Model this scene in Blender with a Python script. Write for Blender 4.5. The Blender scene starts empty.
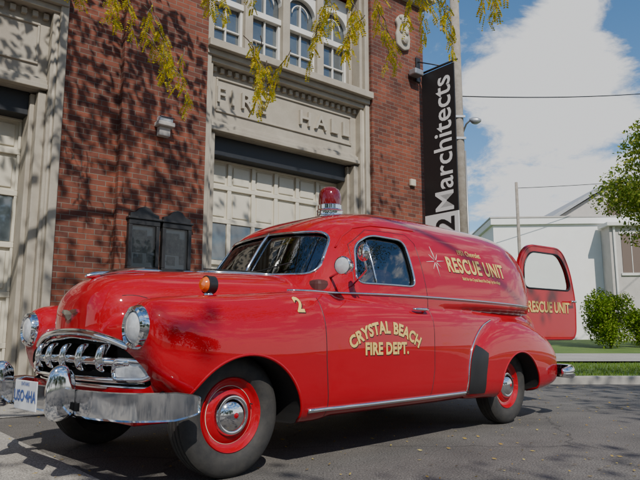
import bpy, bmesh, math, random
import numpy as np
from mathutils import Vector, Matrix
from mathutils.bvhtree import BVHTree
random.seed(7); rng=np.random.default_rng(7)
S=bpy.context.scene
# ------------------------------------------------------------ helpers
def link(o):
    S.collection.objects.link(o); return o
def empty(name,loc=(0,0,0),rz=0):
    e=bpy.data.objects.new(name,None); e.location=loc; e.rotation_euler=(0,0,rz); e.empty_display_size=.2
    return link(e)
def mesh_obj(name,verts,faces,mat=None,parent=None,smooth=False,mats=None):
    me=bpy.data.meshes.new(name); me.from_pydata([tuple(v) for v in verts],[],[tuple(f) for f in faces]); me.update()
    for m in (mats or ([mat] if mat else [])): me.materials.append(m)
    if smooth: me.polygons.foreach_set('use_smooth',[True]*len(me.polygons))
    o=bpy.data.objects.new(name,me); link(o)
    if parent: o.parent=parent
    return o
def recalc(o):
    bm=bmesh.new(); bm.from_mesh(o.data); bmesh.ops.recalc_face_normals(bm,faces=bm.faces); bm.to_mesh(o.data); bm.free()
def bake(o):
    dg=bpy.context.evaluated_depsgraph_get(); dg.update()
    me=bpy.data.meshes.new_from_object(o.evaluated_get(dg)); o.modifiers.clear(); o.data=me; return o
def nodes_of(m):
    m.use_nodes=True; return m.node_tree.nodes,m.node_tree.links
def M(name,col,rough=.5,metal=0,col2=None,ns=6,bump=0,bs=60,coat=0,coatr=.03,spec=None,rough2=None,emis=None):
    m=bpy.data.materials.new(name); N,L=nodes_of(m); b=N['Principled BSDF']
    b.inputs['Base Color'].default_value=(*col,1); b.inputs['Roughness'].default_value=rough; b.inputs['Metallic'].default_value=metal
    b.inputs['Coat Weight'].default_value=coat; b.inputs['Coat Roughness'].default_value=coatr
    if spec is not None: b.inputs['Specular IOR Level'].default_value=spec
    tc=N.new('ShaderNodeTexCoord')
    if col2 or rough2:
        n=N.new('ShaderNodeTexNoise'); n.inputs['Scale'].default_value=ns; n.inputs['Detail'].default_value=8; n.inputs['Roughness'].default_value=.65
        L.new(tc.outputs['Object'],n.inputs['Vector'])
        if col2:
            r=N.new('ShaderNodeValToRGB'); r.color_ramp.elements[0].position=.3; r.color_ramp.elements[1].position=.7
            r.color_ramp.elements[0].color=(*col,1); r.color_ramp.elements[1].color=(*col2,1)
            L.new(n.outputs['Fac'],r.inputs['Fac']); L.new(r.outputs['Color'],b.inputs['Base Color'])
        if rough2:
            mr=N.new('ShaderNodeMapRange'); mr.inputs['From Min'].default_value=.3; mr.inputs['From Max'].default_value=.7
            mr.inputs['To Min'].default_value=rough; mr.inputs['To Max'].default_value=rough2
            L.new(n.outputs['Fac'],mr.inputs['Value']); L.new(mr.outputs['Result'],b.inputs['Roughness'])
    if bump:
        n2=N.new('ShaderNodeTexNoise'); n2.inputs['Scale'].default_value=bs; n2.inputs['Detail'].default_value=6
        L.new(tc.outputs['Object'],n2.inputs['Vector'])
        bp=N.new('ShaderNodeBump'); bp.inputs['Strength'].default_value=bump; bp.inputs['Distance'].default_value=.01
        L.new(n2.outputs['Fac'],bp.inputs['Height']); L.new(bp.outputs['Normal'],b.inputs['Normal'])
    return m
def brick_mat(name,c1,c2,mortar):
    m=bpy.data.materials.new(name); N,L=nodes_of(m); b=N['Principled BSDF']; b.inputs['Roughness'].default_value=.85
    tc=N.new('ShaderNodeTexCoord'); sp=N.new('ShaderNodeSeparateXYZ'); ad=N.new('ShaderNodeMath'); cb=N.new('ShaderNodeCombineXYZ')
    L.new(tc.outputs['Object'],sp.inputs[0]); L.new(sp.outputs['X'],ad.inputs[0]); L.new(sp.outputs['Y'],ad.inputs[1])
    L.new(ad.outputs[0],cb.inputs['X']); L.new(sp.outputs['Z'],cb.inputs['Y'])
    bt=N.new('ShaderNodeTexBrick'); bt.inputs['Scale'].default_value=1; bt.inputs['Brick Width'].default_value=.215; bt.inputs['Row Height'].default_value=.072
    bt.inputs['Mortar Size'].default_value=.006; bt.inputs['Mortar Smooth'].default_value=.3; bt.inputs['Bias'].default_value=-.05
    bt.inputs['Color1'].default_value=(*c1,1); bt.inputs['Color2'].default_value=(*c2,1); bt.inputs['Mortar'].default_value=(*mortar,1)
    L.new(cb.outputs[0],bt.inputs['Vector'])
    n=N.new('ShaderNodeTexNoise'); n.inputs['Scale'].default_value=1.3; n.inputs['Detail'].default_value=9; n.inputs['Roughness'].default_value=.75
    L.new(tc.outputs['Object'],n.inputs['Vector'])
    r=N.new('ShaderNodeValToRGB'); r.color_ramp.elements[0].position=.32; r.color_ramp.elements[0].color=(.5,.48,.46,1); r.color_ramp.elements[1].position=.7; r.color_ramp.elements[1].color=(1.25,1.15,1.05,1)
    L.new(n.outputs['Fac'],r.inputs['Fac'])
    mx=N.new('ShaderNodeMix'); mx.data_type='RGBA'; mx.blend_type='MULTIPLY'; mx.inputs['Factor'].default_value=1
    L.new(bt.outputs['Color'],mx.inputs['A']); L.new(r.outputs['Color'],mx.inputs['B']); L.new(mx.outputs['Result'],b.inputs['Base Color'])
    bp=N.new('ShaderNodeBump'); bp.inputs['Strength'].default_value=.7; bp.inputs['Distance'].default_value=.008; bp.invert=True
    L.new(bt.outputs['Fac'],bp.inputs['Height']); L.new(bp.outputs['Normal'],b.inputs['Normal'])
    return m
def leaf_mat(name,cols,trans=.4):
    m=bpy.data.materials.new(name); N,L=nodes_of(m); N.remove(N['Principled BSDF']); out=N['Material Output']
    g=N.new('ShaderNodeNewGeometry'); r=N.new('ShaderNodeValToRGB'); cr=r.color_ramp
    cr.elements[0].color=(*cols[0],1); cr.elements[1].color=(*cols[-1],1)
    for i in range(1,len(cols)-1):
        e=cr.elements.new(i/(len(cols)-1)); e.color=(*cols[i],1)
    L.new(g.outputs['Random Per Island'],r.inputs['Fac'])
    d=N.new('ShaderNodeBsdfDiffuse'); t=N.new('ShaderNodeBsdfTranslucent'); mx=N.new('ShaderNodeMixShader'); mx.inputs[0].default_value=trans
    L.new(r.outputs['Color'],d.inputs['Color']); L.new(r.outputs['Color'],t.inputs['Color'])
    L.new(d.outputs[0],mx.inputs[1]); L.new(t.outputs[0],mx.inputs[2]); L.new(mx.outputs[0],out.inputs['Surface'])
    return m
def glass_mat(name,tint,boost=.06):
    m=bpy.data.materials.new(name); N,L=nodes_of(m); N.remove(N['Principled BSDF']); out=N['Material Output']
    t=N.new('ShaderNodeBsdfTransparent'); t.inputs[0].default_value=(*tint,1); gl=N.new('ShaderNodeBsdfGlossy'); gl.inputs['Roughness'].default_value=.02
    f=N.new('ShaderNodeFresnel'); f.inputs[0].default_value=1.5; a=N.new('ShaderNodeMath'); a.inputs[1].default_value=boost; a.use_clamp=True
    mx=N.new('ShaderNodeMixShader'); L.new(f.outputs[0],a.inputs[0]); L.new(a.outputs[0],mx.inputs[0]); L.new(t.outputs[0],mx.inputs[1]); L.new(gl.outputs[0],mx.inputs[2]); L.new(mx.outputs[0],out.inputs['Surface'])
    return m
BOXF=[(0,1,3,2),(4,6,7,5),(0,4,5,1),(2,3,7,6),(0,2,6,4),(1,5,7,3)]
def boxes(name,lst,mat,parent,bevel=0,mats=None):
    v=[];f=[]
    for b in lst:
        o=len(v); x0,x1,y0,y1,z0,z1=b
        for x in (x0,x1):
            for y in (y0,y1):
                for z in (z0,z1): v.append((x,y,z))
        f+=[tuple(o+i for i in q) for q in BOXF]
    ob=mesh_obj(name,v,f,mat,parent); recalc(ob)
    if bevel:
        md=ob.modifiers.new('b','BEVEL'); md.width=bevel; md.segments=2; md.limit_method='ANGLE'
    return ob
def tube(name,pts,rad,mat,parent=None,seg=8,cap=True,flat=None):
    pts=[Vector(tuple(float(c) for c in p)) for p in pts]; n=len(pts)
    if not hasattr(rad,'__len__'): rad=[rad]*n
    rad=[float(r) for r in rad]
    v=[];f=[]; prev=None
    for i,p in enumerate(pts):
        t=(pts[min(i+1,n-1)]-pts[max(i-1,0)]).normalized()
        if prev is None:
            ref=Vector((0,0,1)) if abs(t.z)<.9 else Vector((1,0,0)); a=t.cross(ref).normalized()
        else:
            a=(prev-t*prev.dot(t)).normalized()
        prev=a; b=t.cross(a)
        for k in range(seg):
            th=2*math.pi*k/seg; v.append(p+rad[i]*(math.cos(th)*a+math.sin(th)*b))
    for i in range(n-1):
        for k in range(seg):
            k2=(k+1)%seg; f.append((i*seg+k,i*seg+k2,(i+1)*seg+k2,(i+1)*seg+k))
    if cap: f.append(tuple(range(seg))[::-1]); f.append(tuple((n-1)*seg+k for k in range(seg)))
    if name is None: return v,f
    return mesh_obj(name,v,f,mat,parent,True)
def lathe(name,prof,mat,parent,axis='Y',loc=(0,0,0),seg=48,rot=None):
    v=[];f=[];n=len(prof)
    for k in range(seg):
        th=2*math.pi*k/seg; c,s=math.cos(th),math.sin(th)
        for r,h in prof:
            p={'Y':(r*c,h,r*s),'Z':(r*c,r*s,h),'X':(h,r*c,r*s)}[axis]; v.append(p)
    for k in range(seg):
        k2=(k+1)%seg
        for i in range(n-1): f.append((k*n+i,k*n+i+1,k2*n+i+1,k2*n+i))
    o=mesh_obj(name,v,f,mat,parent,True); recalc(o); o.location=loc
    if rot: o.rotation_euler=rot
    o.data.set_sharp_from_angle(angle=math.radians(40))
    return o
def catmull(rows,steps):
    R=[np.array(r,float) for r in rows]; out=[]
    for i in range(len(R)-1):
        p0=R[max(i-1,0)];p1=R[i];p2=R[i+1];p3=R[min(i+2,len(R)-1)]
        for s in range(steps):
            t=s/steps; out.append(.5*((2*p1)+(-p0+p2)*t+(2*p0-5*p1+4*p2-p3)*t*t+(-p0+3*p1-3*p2+p3)*t**3))
    out.append(R[-1]); return [tuple(float(c) for c in q) for q in out]
def se(c,n): return math.copysign(abs(c)**(2/n),c)
def loft(rings,close=True):
    v=[];f=[];n=len(rings[0])
    for r in rings: v+=r
    for i in range(len(rings)-1):
        for k in range(n):
            k2=(k+1)%n; f.append((i*n+k,i*n+k2,(i+1)*n+k2,(i+1)*n+k))
    if close: f.append(tuple(range(n))[::-1]); f.append(tuple((len(rings)-1)*n+k for k in range(n)))
    return v,f
def loft_x(rows,nt,nb,sy=1,N=64,steps=6):
    rings=[]
    for x,cy,hw,zb,zt in catmull(rows,steps):
        cz=(zb+zt)/2;hh=(zt-zb)/2; ring=[]
        for k in range(N):
            th=2*math.pi*k/N; c,s=math.cos(th),math.sin(th); n=nt if s>=0 else nb
            ring.append((x,sy*cy+hw*se(c,n),cz+hh*se(s,n)))
        rings.append(ring)
    return loft(rings)
def loft_z(rows,n,N=96,steps=6,close=True):
    rings=[]
    for z,xf,xr,hw in catmull(rows,steps):
        cx=(xf+xr)/2;hl=(xr-xf)/2
        rings.append([(cx+hl*se(math.cos(2*math.pi*k/N),n),hw*se(math.sin(2*math.pi*k/N),n),z) for k in range(N)])
    return loft(rings,close)
def join(parts):
    v=[];f=[]
    for a,b in parts:
        o=len(v); v+=list(a); f+=[tuple(o+i for i in q) for q in b]
    return v,f
def prism(poly,axis,a,b):
    n=len(poly); v=[]
    for h in (a,b):
        for p in poly: v.append({'y':(p[0],h,p[1]),'x':(h,p[0],p[1])}[axis])
    f=[tuple(range(n)),tuple(range(2*n-1,n-1,-1))]+[(i,(i+1)%n,n+(i+1)%n,n+i) for i in range(n)]
    return v,f
def roundpoly(pts,r,k=6):
    out=[];n=len(pts)
    for i in range(n):
        p=Vector(pts[i]);a=Vector(pts[i-1]);b=Vector(pts[(i+1)%n])
        rr=min(r,(a-p).length*.48,(b-p).length*.48)
        s=p+(a-p).normalized()*rr; e=p+(b-p).normalized()*rr
        for j in range(k+1):
            t=j/k; q=(1-t)**2*s+2*t*(1-t)*p+t*t*e; out.append((q.x,q.y))
    return out
def text2d(s,size,bold=0,sx=1,spacing=1):
    cu=bpy.data.curves.new('t','FONT'); cu.body=s; cu.size=size; cu.align_x='CENTER'; cu.offset=bold; cu.space_character=spacing; cu.resolution_u=3
    o=bpy.data.objects.new('t',cu); link(o); dg=bpy.context.evaluated_depsgraph_get(); dg.update()
    me=bpy.data.meshes.new_from_object(o.evaluated_get(dg)); bm=bmesh.new(); bm.from_mesh(me)
    bmesh.ops.triangulate(bm,faces=bm.faces)
    L=[e for e in bm.edges if e.calc_length()>.03]
    if L and size<.3: bmesh.ops.subdivide_edges(bm,edges=L,cuts=1)
    bm.verts.index_update()
    v=[(x.co.x*sx,x.co.y) for x in bm.verts]; f=[tuple(q.index for q in p.verts) for p in bm.faces]; bm.free()
    bpy.data.objects.remove(o); return v,f
def text_obj(name,s,size,fn,mat,parent,bold=0,sx=1,spacing=1,thick=0):
    v,f=text2d(s,size,bold,sx,spacing); o=mesh_obj(name,[fn(a,b) for a,b in v],f,mat,parent)
    if thick:
        md=o.modifiers.new('s','SOLIDIFY'); md.thickness=thick; md.offset=0
    return o
def leaf_quads(P,size,rs=.4,asp=.55,flat=0):
    n=len(P); s=size*(1+rs*(rng.random(n)*2-1)); a=rng.normal(size=(n,3)); 
    if flat: a[:,2]*=(1-flat)
    a/=np.linalg.norm(a,axis=1)[:,None]; r=rng.normal(size=(n,3)); b=np.cross(a,r); b/=np.linalg.norm(b,axis=1)[:,None]
    a=a*s[:,None]*.5; b=b*s[:,None]*.5*asp
    V=np.stack([P-a,P-.1*a+b,P+a,P-.1*a-b],axis=1).reshape(-1,3); F=np.arange(4*n).reshape(-1,4)
    return V.tolist(),F.tolist()
def clumps(centers,rad,per,squash=.7):
    out=[]
    for c in centers:
        r=rad*(.6+.8*random.random()); k=int(per*(r/rad)**2); d=rng.normal(size=(k,3)); d/=np.linalg.norm(d,axis=1)[:,None]
        q=d*(rng.random(k)**.45)[:,None]*r; q[:,2]*=squash; out.append(q+np.array(c))
    return np.concatenate(out)
# ------------------------------------------------------------ materials
RED=M('van_red_paint',(.345,.0005,.007),.45,coat=1,coatr=.01,col2=(.375,.001,.009),ns=2,spec=.05)
DARK=M('dark_interior',(.012,.011,.011),.8)
CHROME=M('chrome',(.76,.76,.77),.04,1,rough2=.10,ns=9)
RUBBER=M('tyre_rubber',(.022,.022,.023),.78,col2=(.05,.046,.041),ns=14,bump=.1)
BLACKR=M('black_rubber_trim',(.015,.015,.016),.4)
YEL=M('gold_lettering',(.72,.50,.14),.4); BLK=M('lettering_shadow',(.03,.01,.008),.5)
STRIPE=M('wheel_pinstripe',(.6,.55,.42),.4)
GLASS=glass_mat('van_glass',(.50,.56,.54),.17)
LENS=M('headlamp_lens',(.42,.44,.46),.06,col2=(.62,.64,.66),ns=30,coat=1)
AMBER=M('amber_lens',(.70,.13,.01),.12,coat=1); REDL=M('red_lens',(.14,.002,.004),.1,coat=1)
BRICK=brick_mat('brick',(.235,.070,.040),(.105,.034,.024),(.18,.155,.13))
STONE=M('limestone',(.34,.31,.25),.85,col2=(.44,.40,.33),ns=3,bump=.25,bs=40)
STONE2=M('painted_stone',(.31,.27,.215),.7,col2=(.42,.38,.305),ns=2.5,bump=.12,bs=30)
CREAM=M('cream_paint',(.54,.50,.40),.45,col2=(.62,.58,.47),ns=2,bump=.05)
WHITEP=M('white_frame_paint',(.72,.71,.66),.45,col2=(.62,.61,.57),ns=4)
BEAM=M('dark_steel_beam',(.018,.02,.024),.5)
WGLASS=M('window_glass',(.04,.05,.06),.03,col2=(.10,.12,.13),ns=1.5,spec=1,bump=.02,bs=3,coat=1)  # paler patches in the glass colour stand in for reflected sky
IRON=M('black_iron',(.02,.02,.021),.45); PAPER=M('notice_paper',(.6,.6,.56),.7,col2=(.25,.27,.3),ns=16)
CONC=M('concrete',(.30,.28,.25),.9,col2=(.40,.38,.34),ns=2.5,bump=.3,bs=80)
WOODP=M('weathered_pole_wood',(.34,.30,.25),.9,col2=(.21,.18,.145),ns=7,bump=.5,bs=30)
STUCCO=M('white_stucco',(.78,.77,.74),.9,col2=(.84,.84,.81),ns=1.2,bump=.2,bs=20)
ROOFG=M('pale_roof_shingle',(.30,.31,.32),.9,col2=(.40,.41,.42),ns=5)
GREYW=M('grey_siding',(.42,.39,.36),.8,col2=(.50,.47,.43),ns=2); BROWN=M('brown_shutter',(.14,.10,.08),.6)
METAL=M('grey_metal',(.35,.36,.37),.4,.6)
BARK=M('bark',(.10,.075,.055),.95,col2=(.17,.14,.11),ns=9,bump=.8,bs=25)
LYEL=leaf_mat('locust_leaves',[(.72,.53,.03),(.58,.49,.04),(.34,.40,.04),(.80,.56,.04)],.55)
LCAN=leaf_mat('canopy_leaves',[(.06,.10,.02),(.12,.15,.02),(.25,.22,.03)],.35)
LGRN=leaf_mat('green_leaves',[(.035,.07,.015),(.06,.12,.02),(.10,.16,.03)],.3)
LBUSH=leaf_mat('bush_leaves',[(.08,.16,.015),(.15,.25,.02),(.28,.34,.05)],.35)
LTREE=leaf_mat('tree_leaves',[(.08,.14,.02),(.15,.21,.03),(.30,.31,.05)],.45)
LFALL=leaf_mat('fallen_leaf',[(.42,.30,.06),(.28,.17,.05),(.5,.42,.12)],.1)
GRASSB=leaf_mat('grass_blades',[(.07,.15,.015),(.12,.21,.02),(.20,.27,.05)],.3)
# ------------------------------------------------------------ world & sun
SUN=Vector((.22,-.80,.80)).normalized()
el=math.asin(SUN.z); az=math.atan2(SUN.x,SUN.y)
W=bpy.data.worlds.new('World'); S.world=W; W.use_nodes=True; N=W.node_tree.nodes; L=W.node_tree.links
bg=N['Background']; bg.inputs['Strength'].default_value=.12
sky=N.new('ShaderNodeTexSky'); sky.sky_type='NISHITA'; sky.sun_disc=False; sky.sun_elevation=el; sky.sun_rotation=az; sky.air_density=1.0; sky.dust_density=.2; sky.ozone_density=2.2
tc=N.new('ShaderNodeTexCoord'); sp=N.new('ShaderNodeSeparateXYZ'); L.new(tc.outputs['Generated'],sp.inputs[0])
def math_(op,a,b=None,clamp=False):
    n=N.new('ShaderNodeMath'); n.operation=op; n.use_clamp=clamp
    for i,q in enumerate((a,b)):
        if q is None: continue
        if isinstance(q,(int,float)): n.inputs[i].default_value=q
        else: L.new(q,n.inputs[i])
    return n.outputs[0]
zz=math_('ADD',math_('MAXIMUM',sp.outputs['Z'],0.0),.22)
cb=N.new('ShaderNodeCombineXYZ'); L.new(math_('DIVIDE',sp.outputs['X'],zz),cb.inputs[0]); L.new(math_('DIVIDE',sp.outputs['Y'],zz),cb.inputs[1]); cb.inputs[2].default_value=3.1
nz=N.new('ShaderNodeTexNoise'); nz.inputs['Scale'].default_value=3.2; nz.inputs['Detail'].default_value=12; nz.inputs['Roughness'].default_value=.64; nz.inputs['Distortion'].default_value=.35
L.new(cb.outputs[0],nz.inputs['Vector'])
def blob(azd,eld,width,amp):
    a=math.radians(azd); e=math.radians(eld); d=Vector((math.sin(a)*math.cos(e),math.cos(a)*math.cos(e),math.sin(e)))
    vm=N.new('ShaderNodeVectorMath'); vm.operation='DOT_PRODUCT'; L.new(tc.outputs['Generated'],vm.inputs[0]); vm.inputs[1].default_value=d
    mr=N.new('ShaderNodeMapRange'); mr.interpolation_type='SMOOTHSTEP'; mr.inputs['From Min'].default_value=math.cos(math.radians(width)); mr.inputs['From Max'].default_value=1; mr.inputs['To Max'].default_value=amp
    L.new(vm.outputs['Value'],mr.inputs['Value']); return mr.outputs['Result']
mk=math_('ADD',nz.outputs['Fac'],blob(21,21,8,.20)); mk=math_('ADD',mk,blob(25,12,10,.15)); mk=math_('SUBTRACT',mk,blob(17,31,7,.12)); mk=math_('SUBTRACT',mk,blob(29,25,4,.10)); mk=math_('ADD',mk,blob(25,30,5,.15))
hz=N.new('ShaderNodeMapRange'); hz.inputs['From Min'].default_value=.34; hz.inputs['From Max'].default_value=.05; hz.inputs['To Max'].default_value=.18; L.new(sp.outputs['Z'],hz.inputs['Value'])
mk=math_('ADD',mk,hz.outputs['Result'])
rp=N.new('ShaderNodeValToRGB'); rp.color_ramp.elements[0].position=.49; rp.color_ramp.elements[1].position=.65; rp.color_ramp.interpolation='EASE'; L.new(mk,rp.inputs['Fac'])
hs_=N.new('ShaderNodeHueSaturation'); hs_.inputs['Saturation'].default_value=1.22; hs_.inputs['Value'].default_value=1.25; L.new(sky.outputs[0],hs_.inputs['Color'])
mx=N.new('ShaderNodeMix'); mx.data_type='RGBA'; L.new(rp.outputs['Color'],mx.inputs['Factor']); L.new(hs_.outputs[0],mx.inputs['A']); mx.inputs['B'].default_value=(8.2,8.3,8.4,1)
L.new(mx.outputs['Result'],bg.inputs['Color'])
sl=bpy.data.lights.new('sun','SUN'); sl.energy=4.8; sl.angle=math.radians(.55); sl.color=(1,.95,.87)
so=link(bpy.data.objects.new('sun',sl)); so.rotation_euler=SUN.to_track_quat('Z','Y').to_euler(); so.location=(0,-20,20)
# ------------------------------------------------------------ camera
cam=bpy.data.cameras.new('camera'); cam.lens=34.9; cam.sensor_width=36; cam.clip_end=2000; cam.clip_start=.05
co=link(bpy.data.objects.new('camera',cam)); co.location=(0,0,.735); co.rotation_euler=(math.radians(90+8.8),0,0); S.camera=co
# ------------------------------------------------------------ van (front toward -X local)
van=empty('rescue_van',(-1.03,3.953,0),math.radians(44.9))
def kx(rows,K): return [((r[0]*K if r[0]<0 else r[0]),)+tuple(r[1:]) for r in rows]
front_f=kx([(-.62,.69,.105,.67,.885),(-.59,.69,.135,.60,.910),(-.52,.69,.172,.50,.930),(-.35,.70,.205,.40,.945),(-.15,.71,.218,.33,.955),(.1,.712,.222,.27,.972),(.4,.705,.224,.24,1.000),(.7,.68,.22,.25,1.03),(1.0,.60,.2,.35,1.02)],.83)
rear_f=[(2.13,.74,.08,.30,.42),(2.185,.735,.17,.26,.61),(2.31,.728,.217,.25,.76),(2.58,.72,.232,.24,.865),(2.92,.715,.238,.24,.895),(3.25,.71,.232,.25,.86),(3.55,.70,.215,.27,.77),(3.78,.68,.18,.31,.65),(3.90,.66,.11,.38,.53)]
lower=kx([(-.585,0,.54,.42,.76),(-.56,0,.64,.38,.80),(-.48,0,.71,.34,.84),(-.2,0,.70,.30,.88),(.2,0,.72,.25,.93),(.45,0,.87,.24,.99),(.7,0,.922,.24,1.035),(1.3,0,.93,.24,1.055),(2.0,0,.92,.24,1.05),(2.5,0,.885,.25,1.045),(3.0,0,.85,.27,1.035),(3.4,0,.80,.30,1.025),(3.7,0,.70,.36,1.0),(3.84,0,.52,.44,.92)],.88)
hood=kx([(-.60,0,.12,.72,.86),(-.585,0,.23,.66,.95),(-.545,0,.31,.62,1.02),(-.45,0,.37,.6,1.08),(-.25,0,.42,.6,1.12),(.1,0,.48,.6,1.145),(.4,0,.55,.6,1.16),(.75,0,.66,.6,1.168),(.95,0,.70,.6,1.13)],.93)
cabin=[(.95,.56,3.76,.868),(1.0,.58,3.78,.868),(1.1,.64,3.80,.855),(1.3,.77,3.80,.805),(1.45,.88,3.76,.745),(1.55,1.0,3.70,.675),(1.63,1.18,3.60,.575),(1.68,1.40,3.45,.46),(1.708,1.75,3.2,.31),(1.72,2.2,2.8,.12)]
parts=[loft_x(lower,4,9)]+[loft_x(front_f,2.3,5,s) for s in(-1,1)]+[loft_x(rear_f,2.8,5,s) for s in(-1,1)]+[loft_x(hood,2.4,2.5),loft_z(cabin,4)]
v,f=join(parts); body=mesh_obj('body_shell',v,f,None,None); recalc(body)
md=body.modifiers.new('r','REMESH'); md.mode='VOXEL'; md.voxel_size=.013; md.use_smooth_shade=True
md=body.modifiers.new('s','SMOOTH'); md.factor=.5; md.iterations=14
bake(body); body.data.materials.clear(); body.data.materials.append(RED); body.data.materials.append(DARK)
BV=BVHTree.FromPolygons([q.co.copy() for q in body.data.vertices],[tuple(p.vertices) for p in body.data.polygons])
def hs(x,z,off=0,side=-1):
    h=BV.ray_cast(Vector((x,side*2.5,z)),Vector((0,-side,0)))
    return (h[0]+h[1]*off) if h[0] is not None else Vector((x,side*.5,z))
def hf(y,z,off=0):
    h=BV.ray_cast(Vector((-3,y,z)),Vector((1,0,0))); return (h[0]+h[1]*off) if h[0] is not None else Vector((-.5,y,z))
def ht(x,y,off=0):
    h=BV.ray_cast(Vector((x,y,4)),Vector((0,0,-1))); return (h[0]+h[1]*off) if h[0] is not None else Vector((x,y,1))
def cyl(x,z,r,y0,y1,n=48):
    return prism([(x+r*math.cos(2*math.pi*k/n),z+r*math.sin(2*math.pi*k/n)) for k in range(n)],'y',y0,y1)
inner=[(.74,.75,3.70,.74),(1.05,.73,3.72,.78),(1.12,.715,3.74,.785),(1.3,.825,3.74,.745),(1.45,.94,3.70,.685),(1.55,1.07,3.63,.61),(1.62,1.27,3.5,.49),(1.66,1.6,3.3,.33)]
swin=roundpoly([(1.02,1.085),(1.58,1.085),(1.58,1.43),(1.26,1.445),(1.10,1.36)],.07)
wsh=roundpoly([(-.635,1.135),(0,1.155),(.635,1.135),(.57,1.45),(0,1.485),(-.57,1.45)],.10)
GW=.74
gri=roundpoly([(-GW+.03,.475),(GW-.03,.475),(GW,.56),(GW-.10,.64),(.48,.70),(0,.735),(-.48,.70),(-GW+.10,.64),(-GW,.56)],.07)
rdo=roundpoly([(-.52,.76),(.52,.76),(.50,1.45),(.36,1.60),(-.36,1.60),(-.50,1.45)],.1)
ARF=(.02,.25,.385); ARR=(2.92,.245,.355)
c1=join([loft_z(inner,4)]+[cyl(*ARF,*zz) for zz in((-1.2,-.46),(.46,1.2))]+[cyl(*ARR,*zz) for zz in((-1.2,-.46),(.46,1.2))]+[prism(gri,'x',-1,-.37)])
c2=join([prism(swin,'y',-1.2,-.62),prism(swin,'y',.62,1.2),prism(wsh,'x',.2,1.16),prism(rdo,'x',3.4,4.3)])
for c in(c1,c2):
    k=mesh_obj('cutter',*c,mats=[RED,DARK]); recalc(k); k.data.polygons.foreach_set('material_index',[1]*len(k.data.polygons))
    md=body.modifiers.new('b','BOOLEAN'); md.operation='DIFFERENCE'; md.solver='EXACT'; md.object=k
    bake(body); bpy.data.objects.remove(k)
body.data.set_sharp_from_angle(angle=math.radians(45)); body.parent=van
gl=[(r[0],r[1]+.022,r[2]-.022,r[3]-.022) for r in cabin if 1.0<=r[0]<=1.56]
v,f=loft_z(gl,4,close=False); g=mesh_obj('window_glass',v,f,GLASS,van,True)
def closed(p): return p+[p[0]]
def dens(p,step=.03):
    out=[]
    for a,b in zip(p[:-1],p[1:]):
        n=max(1,int(math.dist(a,b)/step))
        for i in range(n): out.append((a[0]+(b[0]-a[0])*i/n,a[1]+(b[1]-a[1])*i/n))
    out.append(p[-1]); return out
for s in(-1,1):
    tube('door_window_seal',[hs(x,z,0,s) for x,z in dens(closed(swin))],.008,CHROME if s<0 else BLACKR,van,6)
    tube('vent_pane_bar',[hs(1.20+.02*t,1.09+.33*t,-.018,s) for t in np.linspace(0,1,8)],.007,CHROME,van,6)
    tube('belt_trim',[hs(x,1.0+.015*math.sin((x-.2)*1.0),.004,s) for x in np.linspace(.45,3.62,60)],.0085,CHROME,van,6)
    tube('sill_trim',[hs(x,.315,.004,s) for x in np.linspace(.45,2.15,30)],.013,CHROME,van,6)
    tube('drip_rail',[hs(x,z,.002,s) for x,z in dens([(.97,1.33),(1.05,1.42),(1.16,1.49),(1.32,1.525),(1.8,1.535)])],.007,RED,van,6)
    tube('door_seam_front',[hs(x,z,-.001,s) for x,z in dens([(.60,.965),(.60,.60),(.62,.27)])],.0035,BLACKR,van,5)
    tube('door_seam_rear',[hs(x,z,-.001,s) for x,z in dens([(1.70,1.42),(1.70,1.0),(1.68,.5),(1.62,.27)])],.0035,BLACKR,van,5)
    tube('door_seam_top',[hs(x,z,-.001,s) for x,z in dens([(1.0,1.06),(1.06,1.36),(1.25,1.485),(1.64,1.485),(1.70,1.42)])],.003,BLACKR,van,5)
    ed=catmull([(2.12,.30),(2.135,.42),(2.18,.59),(2.26,.71),(2.40,.81),(2.58,.865)],6)
    tube('rear_fender_edge_trim',[hs(x,z,.002,s) for x,z in ed],.007,CHROME,van,6)
    tube('hood_seam',[ht(x,s*y,-.001) for x,y in dens([(-.42,.34),(-.25,.41),(0,.48),(.4,.56),(.6,.62)])],.003,BLACKR,van,5)
    for cx,cz,r in(ARF,ARR):
        pts=[(cx+(r+.004)*math.cos(a),cz+(r+.004)*math.sin(a)) for a in np.linspace(.02,math.pi-.02,40)]
        pts=[hs(x,z,-.004,s) for x,z in pts]; tube('wheel_arch_lip',[p for p in pts if abs(p.y)>.78],.009,RED,van,6)
    gp=[];gf=[]
    A=catmull([(2.145,.30),(2.158,.42),(2.20,.58),(2.265,.67)],5); B=catmull([(2.33,.30),(2.34,.42),(2.365,.52),(2.385,.60)],5)
    for (ax,az_),(bx,bz) in zip(A,B):
        for t in np.linspace(0,1,8): gp.append(hs(ax+(bx-ax)*t,az_+(bz-az_)*t,.004,s))
    for i in range(len(A)-1):
        for j in range(7): gf.append((i*8+j,i*8+j+1,(i+1)*8+j+1,(i+1)*8+j))
    mesh_obj('stone_guard',gp,gf,BLACKR,van,True)
tube('windscreen_seal',[hf(y,z,0) for y,z in dens(closed(wsh))],.011,CHROME,van,6)
tube('windscreen_divider',[hf(0,z,.0) for z in np.linspace(1.15,1.49,10)],.012,CHROME,van,6)
for s in(-1,1):
    tube('wiper',[hf(s*.12,1.15,.02)]+[hf(s*(.12+.33*t),1.16+.06*t,.012) for t in np.linspace(.1,1,8)],.005,BLACKR,van,5)
def smooth_blob(name,rows,mat,parent,nt=2,nb=2,sy=1):
    v,f=loft_x(rows,nt,nb,sy,24,5); o=mesh_obj(name,v,f,mat,parent,True); recalc(o); return o
OX=[-.46,-.38,-.22,.0]; hz0=[ht(x,0)[2] for x in OX]
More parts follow.
